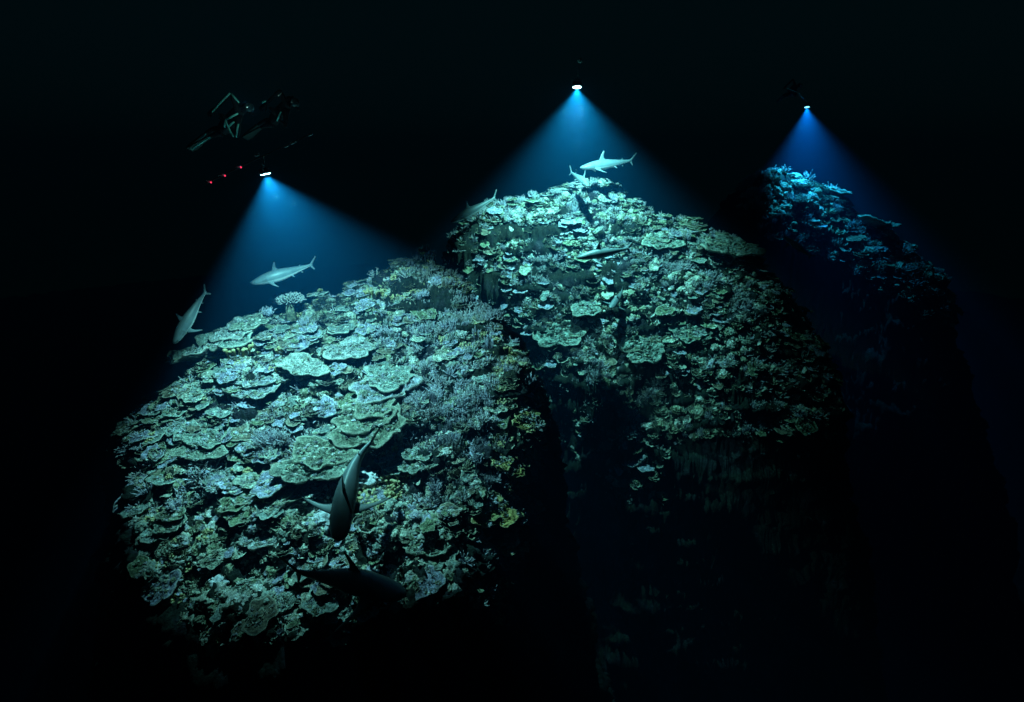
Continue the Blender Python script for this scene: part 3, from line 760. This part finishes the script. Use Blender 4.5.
    for sd in (1, -1):
        i = int(np.argmin([(v_[0] - .062) ** 2 * 0 + 1 for v_ in V])) if False else 0
        e = MB(); q = Vector((.058 * k, sd * .050 * girth * k, .006 * k))
        qq = Vector((q.x * c - q.y * s, q.x * s + q.y * c, q.z)) * Lg
        bm = bmesh.new(); bmesh.ops.create_icosphere(bm, subdivisions=2, radius=.0085 * Lg); me2 = bpy.data.meshes.new('eye'); bm.to_mesh(me2); bm.free(); me2.materials.append(M['eye'])
        eo = add_obj('eye', me2, root); eo.location = qq
        for g in range(5):
            gx = .165 + .015 * g; gm = MB(); pts = []
            for j in range(5):
                aa = math.radians(38 - 19 * j) * 1.0; w_ = np.interp(gx, t, Wd) * girth; h_ = np.interp(gx, t, H) * girth
                yy = sd * w_ * math.cos(aa) * 1.004; zz = h_ * math.sin(aa) * .95
                xx = gx + .004 * math.sin(j); A_ = np.interp(gx, xs, ang)
                p_ = np.array([np.interp(xx, xs, cx) - yy * math.sin(A_), np.interp(xx, xs, cyy) + yy * math.cos(A_)]) * k
                pts.append(Vector((p_[0] * c - p_[1] * s, p_[0] * s + p_[1] * c, zz * k)) * Lg)
            gm.tube(pts, [.0012 * Lg, .0022 * Lg, .0026 * Lg, .0022 * Lg, .0012 * Lg], 4); gm.build('gill_slit', M['slit'], root)
    return root
shark(pt(251, 283, 11.7), pt(318, 263.5, 12.4), 'pale shark gliding level to the left above the bushy table coral', .25, .10, girth=1.18)
shark(pt(173.5, 343.5, 9.7), pt(210.5, 288, 10.4), 'shark plunging nose down at the far left edge of the lit slope', -.2, .12, roll=math.radians(8), girth=1.15)
shark(pt(340, 541, 6.15), pt(382, 436, 7.95), 'big dark-backed shark diving head down over the near mound, seen from above', -.9, .0, roll=math.radians(6), drop=.10, girth=1.2, pec=1.35)
shark(pt(451, 222, 17.2), pt(499, 196, 17.9), 'dim shark with upright tail skimming the left end of the middle crest', .3, .1)
shark(pt(580, 167.5, 18.5), pt(636.5, 160.5, 19.0), 'bright shark high in the middle beam swimming left above the crest', .35, .12)
shark(pt(588, 186, 17.6), pt(568, 171, 19.0), 'blue shark turning towards the viewer just above the middle crest', .5, .1, roll=math.radians(12))
shark(pt(576, 257.5, 15.3), pt(634, 248, 15.7), 'shark with lit blue snout and dark body low over the middle mound', .35, .15)
shark(pt(610, 308, 15.6), pt(622, 288, 17.0), 'small blue shark facing the viewer in the centre of the middle mound', .3, .0, roll=math.radians(15))
shark(pt(404, 596, 4.9), pt(286, 573, 5.9), 'unlit black shark silhouette crossing the bottom edge of the near light', .3, .1)
shark(pt(784, 236, 20.5), pt(813, 259, 19.5), 'barely visible shark in the dark gap beside the far ridge', .2, .1)

# ------------------------------------------------------------------ small reef fish
M['fish'] = plain('fish_scales', (.10, .13, .15), .35, .5)
def fish_mesh():
    V = []; F = []; n = 10; pr = [(0, .01, .01), (.08, .07, .035), (.22, .14, .06), (.4, .17, .065), (.6, .13, .045), (.78, .055, .02), (.84, .045, .01)]
    for x, h, w in pr:
        for k in range(n): a = 2 * math.pi * k / n; V.append((x, w * math.cos(a), h * math.sin(a)))
    for i in range(len(pr) - 1):
        for k in range(n): F.append((i * n + k, i * n + (k + 1) % n, (i + 1) * n + (k + 1) % n, (i + 1) * n + k))
    F.append(tuple(range(n))[::-1]); F.append(tuple((len(pr) - 1) * n + k for k in range(n)))
    def sheet(pts, th=.006):
        b = len(V); m = len(pts)
        for s in (1, -1):
            for p in pts: V.append((p[0], s * th, p[1]))
        F.append(tuple(b + i for i in range(m))); F.append(tuple(b + m + i for i in range(m))[::-1])
        for i in range(m): F.append((b + i, b + m + i, b + m + (i + 1) % m, b + (i + 1) % m))
    sheet([(.8, .03), (1.0, .15), (.95, 0), (1.0, -.15), (.8, -.03)]); sheet([(.28, .13), (.4, .25), (.6, .2), (.68, .08)]); sheet([(.5, -.13), (.62, -.2), (.68, -.07)])
    return mesh_np('fish', V, F, M['fish'])
FM = fish_mesh()
FISH = [(795, 363, 13.8, .16, 'tiny pale fish drifting off the right flank of the middle mound'), (345, 562, 5.6, .13, 'small blue fish above the black shark silhouette')]
for i, (u, v, Y, L0, lab) in enumerate(FISH):
    o = add_obj('reef_fish', FM); o.location = pt(u, v, Y); o.scale = (L0,) * 3; o.rotation_euler = (0, .2 * math.sin(i * 2), .5 * math.sin(i * 3.1) + (math.pi if i % 2 else 0)); tag(o, lab, 'fish')

# ------------------------------------------------------------------ lamps, boom, divers
M['housing'] = plain('black_anodised', (.03, .034, .036), .45, .4); M['metal'] = plain('brushed_metal', (.3, .32, .33), .4, .5, .8)
M['lens'] = plain('lit_lens', (.8, .9, .9), .2, .4, 0, (.55, .95, 1.0), 30.0); M['lensfar'] = plain('lit_lens_far', (.8, .9, .9), .2, .4, 0, (.2, .75, 1.0), 5.0)
M['red'] = plain('red_led', (.6, .02, .03), .3, .4, 0, (1.0, .04, .12), 1.6); M['led_off'] = plain('grey_fitting', (.35, .37, .38), .5, .4)
M['suit'] = plain('wetsuit_black', (.015, .016, .018), .8, .2); M['trim'] = plain('reflective_teal_trim', (.30, .85, .78), .5, .3); M['skin'] = plain('skin', (.4, .26, .19), .6, .3)
M['finm'] = plain('fin_rubber', (.018, .032, .032), .6, .3); M['glass'] = plain('mask_glass', (.05, .08, .09), .08, .6); M['tank'] = plain('tank_paint', (.03, .035, .035), .4, .5)
M['glow'] = plain('torch_lens', (.8, .9, .9), .3, .3, 0, (.7, 1.0, .95), 1.2)
def lathe(mb, prof, n=24, R=Matrix.Identity(3), o=Vector((0, 0, 0))):
    V = []; F = []
    for r, z in prof:
        for k in range(n): a = 2 * math.pi * k / n; V.append(R @ Vector((r * math.cos(a), r * math.sin(a), z)) + o)
    for i in range(len(prof) - 1):
        for k in range(n): F.append((i * n + k, i * n + (k + 1) % n, (i + 1) * n + (k + 1) % n, (i + 1) * n + k))
    F.append(tuple(range(n))[::-1]); F.append(tuple((len(prof) - 1) * n + k for k in range(n)))
    mb.add(V, F)
def lamp_head(k, root, lens='lens', leds=7):
    L = LAMP[k]; ax = Vector(L['head']).normalized(); R = ax.to_track_quat('-Z', 'Y').to_matrix(); r = L['r']
    p = Vector(L['p']) - Vector(root.location)
    m = MB(); lathe(m, [(r * .55, r * 1.0), (r * .9, r * .9), (r * .95, r * .35), (r * 1.08, r * .33), (r * 1.08, r * .05), (r * 1.0, 0.0), (r * .98, r * .04), (r * .05, r * .06)], 28, R, p); m.build('housing', M['housing'], root)
    for j in range(6):
        m = MB(); lathe(m, [(r * 1.0, 0), (r * 1.0, r * .03)], 24, R, p + R @ Vector((0, 0, r * (.42 + .09 * j)))); m.build('cooling_fin', M['housing'], root)
    for j in range(leds):
        a = 2 * math.pi * j / (leds - 1); rr = 0 if j == leds - 1 else r * .62
        m = MB(); lathe(m, [(r * .27, -r * .02), (r * .27, r * .05)], 14, R, p + R @ Vector((rr * math.cos(a), rr * math.sin(a), -.012))); m.build('lens', M[lens], root)
    m = MB(); c = p + R @ Vector((0, 0, r * 1.05))
    for sd in (1, -1): m.tube([p + R @ Vector((sd * r * 1.1, 0, r * .5)), p + R @ Vector((sd * r * 1.1, 0, r * 1.4)), p + R @ Vector((0, 0, r * 1.6))], [.012] * 3, 6)
    m.build('bracket', M['metal'], root)
# near: lamp under a long inclined boom with red marker lights
A0 = Vector(pt(203, 185, 8.95)); B0 = Vector(pt(312, 133.5, 9.12)); Pl = Vector(LAMP['near']['p'])
root = thing('dive_lamp', Pl, 'dive lamp on a long tilted boom with red markers at upper left', 'lamp', 'lamps lighting the reef')
lamp_head('near', root)
bmx = MB(); bmx.tube([A0 - Pl, (A0 + B0) / 2 - Pl + Vector((0, 0, .01)), B0 - Pl], [.009] * 3, 8); bmx.build('boom', M['suit'], root)
tq = (Pl.x - A0.x) / (B0.x - A0.x); on = A0.lerp(B0, tq); m = MB(); m.tube([on - Pl, Vector((0, 0, .15))], [.012, .012], 6); m.build('hanger', M['metal'], root)
for (u, v) in ((211, 182.3), (225, 175.6), (241, 167.2)):
    p = Vector(pt(u, v, 8.93)) - Pl
    m = MB(); lathe(m, [(.005, -.014), (.011, -.009), (.012, 0), (.010, .009), (.004, .013)], 12, o=p); m.build('marker_light', M['red'], root)
    m = MB(); m.box(p + Vector((-.07, .03, .01)), (.04, .02, .014)); m.build('marker_clip', M['led_off'], root)
for (u, v, s) in ((257, 155, .04), (286, 146, .035), (293, 142.5, .05), (310, 134.5, .04)):
    m = MB(); m.box(Vector(pt(u, v, 9.0)) - Pl, (s, .02, .016), Matrix.Rotation(-.4, 3, 'Y')); m.build('clamp', M['led_off'], root)
# middle: lamp hanging from a float
Pm = Vector(LAMP['middle']['p']); root = thing('dive_lamp', Pm, 'brightest dive lamp hanging from a small float at top centre', 'lamp', 'lamps lighting the reef')
lamp_head('middle', root); F1 = Vector(pt(580, 60.5, 16.2)) - Pm
m = MB(); m.tube([Vector((0, 0, .25)), F1], [.007, .007], 6); m.build('line', M['metal'], root)
m = MB(); lathe(m, [(.01, -.06), (.05, -.045), (.075, 0), (.05, .045), (.01, .06)], 16, o=F1); m.build('float', M['led_off'], root)
Pf = Vector(LAMP['far']['p']); root = thing('dive_lamp', Pf, 'smallest and bluest dive lamp above the far ridge at right', 'lamp', 'lamps lighting the reef')
lamp_head('far', root, 'lensfar')
m = MB(); m.tube([Vector((0, 0, .2)), Vector(pt(799, 94, 29.6)) - Pf], [.02, .02], 6); m.build('handle', M['metal'], root)

def diver(J, Y, label, headdir, trim=True, scale_r=1.0, torch=None):
    """J: joint -> (u, v, dY); one skinned body, kit as parts"""
    P = {k: Vector(pt(a[0], a[1], Y + (a[2] if len(a) > 2 else 0))) for k, a in J.items()}
    o0 = P['hip'].copy(); root = thing('person', o0, label, 'person')
    Q = {k: p - o0 for k, p in P.items()}
    Rk = dict(hip=.15, waist=.135, chest=.17, neck=.065, head=.105, top=.085, sl=.075, el=.05, wl=.036, sr=.075, er=.05, wr=.036, hl=.10, kl=.07, al=.048, hr=.10, kr=.07, ar=.048, tl=.05, tr=.05)
    ed = [('hip', 'waist'), ('waist', 'chest'), ('chest', 'neck'), ('neck', 'head'), ('head', 'top'), ('chest', 'sl'), ('sl', 'el'), ('el', 'wl'), ('chest', 'sr'), ('sr', 'er'), ('er', 'wr'),
          ('hip', 'hl'), ('hl', 'kl'), ('kl', 'al'), ('hip', 'hr'), ('hr', 'kr'), ('kr', 'ar'), ('al', 'tl'), ('ar', 'tr')]
    names = list(Rk); idx = {n: i for i, n in enumerate(names)}
    me = bpy.data.meshes.new('body'); me.from_pydata([Q[n] for n in names], [(idx[a], idx[b]) for a, b in ed], []); me.materials.append(M['suit'])
    bo = add_obj('body', me, root)
    sk = bo.modifiers.new('skin', 'SKIN'); me.skin_vertices or me.attributes
    for n in names: sv = me.skin_vertices[0].data[idx[n]]; sv.radius = (Rk[n] * scale_r,) * 2; sv.use_root = (n == 'hip')
    ss = bo.modifiers.new('sub', 'SUBSURF'); ss.levels = 2; ss.render_levels = 2
    def seg(name, a, b, r, mat, n=8): m = MB(); m.tube([a, b], r, n); return m.build(name, mat, root)
    hd = Vector(headdir).normalized(); mk = MB(); c = Q['head'] + hd * .085
    R = hd.to_track_quat('Z', 'Y').to_matrix(); lathe(mk, [(.075, -.02), (.085, .01), (.07, .04)], 14, R, c); mk.build('mask', M['glass'], root)
    m = MB(); m.tube([c + Vector((0, 0, -.08)), c + Vector((.06, 0, -.12)), Q['neck'] + Vector((.1, .05, -.02)), Q['chest'] + Vector((0, .12, .05))], [.03, .018, .018, .018], 7); m.build('regulator_hose', M['suit'], root)
    back = (Q['chest'] - Q['hip']).normalized(); off = Vector((0, .17, .12))
    m = MB(); R2 = back.to_track_quat('Z', 'Y').to_matrix(); lathe(m, [(.04, -.06), (.075, -.02), (.08, .05), (.08, .36), (.06, .41), (.02, .43), (.02, .47)], 16, R2, Q['hip'] + off); m.build('air_tank', M['tank'], root)
    for a, t, f in (('al', 'tl', 'fl'), ('ar', 'tr', 'fr')):
        d = (Q[f] - Q[t]); s = d.cross(Vector((0, .5, 1))).normalized(); m = MB(); V = []; nn = d.cross(s).normalized()
        for q, w in ((0, .04), (.35, .055), (.8, .08), (1, .07)):
            for sx in (-1, -.85, .85, 1):
                for up in (1, -1): V.append(Q[t] + d * q + s * sx * w + nn * up * (.018 if abs(sx) > .9 else .006))
        F = []
        for i in range(3):
            for k_ in range(3):
                b = i * 8 + k_ * 2; F += [(b, b + 2, b + 10, b + 8), (b + 1, b + 9, b + 11, b + 3)]
            F += [(i * 8, i * 8 + 8, i * 8 + 9, i * 8 + 1), (i * 8 + 6, i * 8 + 7, i * 8 + 15, i * 8 + 14)]
        F += [(0, 1, 3, 2), (2, 3, 5, 4), (4, 5, 7, 6), (24, 26, 27, 25), (26, 28, 29, 27), (28, 30, 31, 29)]
        m.add(V, F); m.build('swim_fin', M['finm'], root, smooth=False)
    for w, e in (('wl', 'el'), ('wr', 'er')):
        d = (Q[w] - Q[e]).normalized(); sx = d.cross(Vector((0, 1, .2))).normalized(); m = MB()
        m.tube([Q[w] - d * .02, Q[w] + d * .04, Q[w] + d * .09], [.032, .042, .036], 8)
        for j, (o_, ln) in enumerate(((-.03, .055), (-.01, .07), (.012, .075), (.032, .06))):
            b = Q[w] + d * .085 + sx * o_; m.tube([b, b + d * ln * .5, b + d * ln * .85 + Vector((0, -.02, -.015))], [.011, .010, .008], 5)
        m.tube([Q[w] + d * .03 + sx * .035, Q[w] + d * .06 + sx * .065, Q[w] + d * .09 + sx * .07], [.013, .011, .009], 5); m.build('glove', M['suit'], root)
    if trim:
        for a, b in trim:
            pa = Vector(pt(*a[:2], Y + a[2])) - o0; pb = Vector(pt(*b[:2], Y + b[2])) - o0
            m = MB(); m.tube([pa, (pa + pb) / 2 + Vector((0, -.01, 0)), pb], [.014, .016, .012], 6); m.build('reflective_trim', M['trim'], root)
    return root
J1 = dict(hip=(224, 127), waist=(229, 121), chest=(236, 115), neck=(243, 110), head=(247, 107), top=(250, 104), sl=(238, 110, -.15), el=(231, 93, -.2), wl=(214, 110, -.15),
          sr=(238, 120, -.15), er=(238, 137, -.15), wr=(226, 121, -.25), hl=(222, 130, -.05), kl=(215, 129, .1), al=(208, 132, .1), tl=(205, 135, .1), fl=(190, 150, .1),
          hr=(223, 132, .05), kr=(217, 134, -.1), ar=(211, 136, -.05), tr=(208, 138, -.05), fr=(192, 149, -.05))
diver(J1, 10.0, 'diver in black suit with teal reflective trim and long fins at upper left', (.7, -.6, -.1),
      [((231, 93, -.28), (239, 102.5, -.24)), ((230, 93, -.28), (212, 112, -.22)), ((225.5, 121, -.34), (233, 136.5, -.3)), ((238.5, 124, -.3), (236, 137, -.3)), ((226, 120, -.34), (238, 113.5, -.32)),
       ((224.5, 127, -.3), (226, 119.5, -.34)), ((229, 126.5, -.3), (234, 122, -.3)), ((206, 133.5, -.1), (191, 149, -.05)), ((210, 137, -.15), (192, 149, -.12))], .78)
def shift(J, du, dv, s=1.0, mirror=False):
    h = J['hip']; return {k: (h[0] + du + (a[0] - h[0]) * s * (-1 if mirror else 1), h[1] + dv + (a[1] - h[1]) * s, *(a[2:])) for k, a in J.items()}
J2 = shift(J1, 50, -8, .85)
diver(J2, 10.8, 'second dark diver barely visible behind the boom right of the trimmed diver', (.5, -.7, -.2), [((262, 102.5, -.3), (266, 101, -.3)), ((277, 121, -.25), (281, 112, -.25))], .75)
J3 = shift(J1, 566, -34, .4)
diver(J3, 29.6, 'faint distant diver hovering above the far dive lamp', (.5, -.7, -.2), [((786, 88, -.3), (800, 93.5, -.3))], .95)
# pocket torch of the trimmed diver: the small white dot at his head
def torch(u, v, Y, label, e, owner_dist=.0, r=.02):
    root = thing('dive_torch', pt(u, v, Y), label, 'torch'); ax = Vector((-.8, .5, -.35)).normalized(); R = ax.to_track_quat('-Z', 'Y').to_matrix()
    m = MB(); lathe(m, [(r, 0), (r * 1.1, .02), (r * .7, .04), (r * .65, .11), (r * .5, .115)], 14, R); m.build('torch_body', M['led_off'], root)
    m = MB(); lathe(m, [(r * .9, -.003), (r * .9, .003)], 14, R); m.build('torch_lens', M['glow'], root)
    if e:
        d = bpy.data.lights.new('torch_light', 'POINT'); d.energy = e; d.color = (.45, 1, .92); d.shadow_soft_size = .03
        lo = bpy.data.objects.new('torch_light', d); link(lo); lo.parent = root; lo.location = ax * .05
torch(247.5, 107, 9.45, 'small white torch dot beside the head of the trimmed diver', .9, r=.012)
torch(278.5, 95.5, 10.3, 'tiny dim torch dot near the second diver', .12, r=.010)

# drifting specks in the lamp light
def specks():
    r_ = np.random.default_rng(3); V = []; F = []
    for k, L in LAMP.items():
        ax = np.array(L['axis']); ax = ax / np.linalg.norm(ax)
        for i in range(260):
            d = ax + r_.normal(0, .6, 3); d /= np.linalg.norm(d); c = L['p'] + d * r_.uniform(.5, 7.5 if k != 'far' else 4); s_ = r_.uniform(.0012, .0028) * (1 if k == 'near' else 1.5); b = len(V)
            for q in ((1, 1, 1), (1, -1, -1), (-1, 1, -1), (-1, -1, 1)): V.append(c + np.array(q) * s_ * r_.uniform(.5, 1, 3))
            F += [(b, b + 1, b + 2), (b, b + 3, b + 1), (b, b + 2, b + 3), (b + 1, b + 3, b + 2)]
    me = mesh_np('drifting_specks', V, F, plain('marine_snow', (.4, .42, .4), .8, .1)); o = add_obj('drifting_specks', me)
    tag(o, 'fine specks drifting through the three lamp beams', 'marine snow', None, 'stuff')
specks()

# ------------------------------------------------------------------ the water itself
def water():
    zmin, zmax = REEFP[:, 2].min() - 1.0, 7.0
    xmin, xmax = REEFP[:, 0].min() - 1, REEFP[:, 0].max() + 1; ymin, ymax = REEFP[:, 1].min() - 1, REEFP[:, 1].max() + 1
    m = MB(); m.box(((xmin + xmax) / 2, (ymin + ymax) / 2, (zmin + zmax) / 2), ((xmax - xmin) / 2, (ymax - ymin) / 2, (zmax - zmin) / 2))
    mt = bpy.data.materials.new('sea_water'); mt.use_nodes = True; nt = mt.node_tree; nt.nodes.clear()
    out = nt.nodes.new('ShaderNodeOutputMaterial'); v = nt.nodes.new('ShaderNodeVolumePrincipled')
    v.inputs['Color'].default_value = (.02, .36, .90, 1); v.inputs['Absorption Color'].default_value = (.0, .35, .8, 1)
    v.inputs['Density'].default_value = .0155; v.inputs['Anisotropy'].default_value = .35
    nt.links.new(v.outputs[0], out.inputs['Volume'])
    o = m.build('haze', mt, smooth=False); o['kind'] = 'stuff'
water()
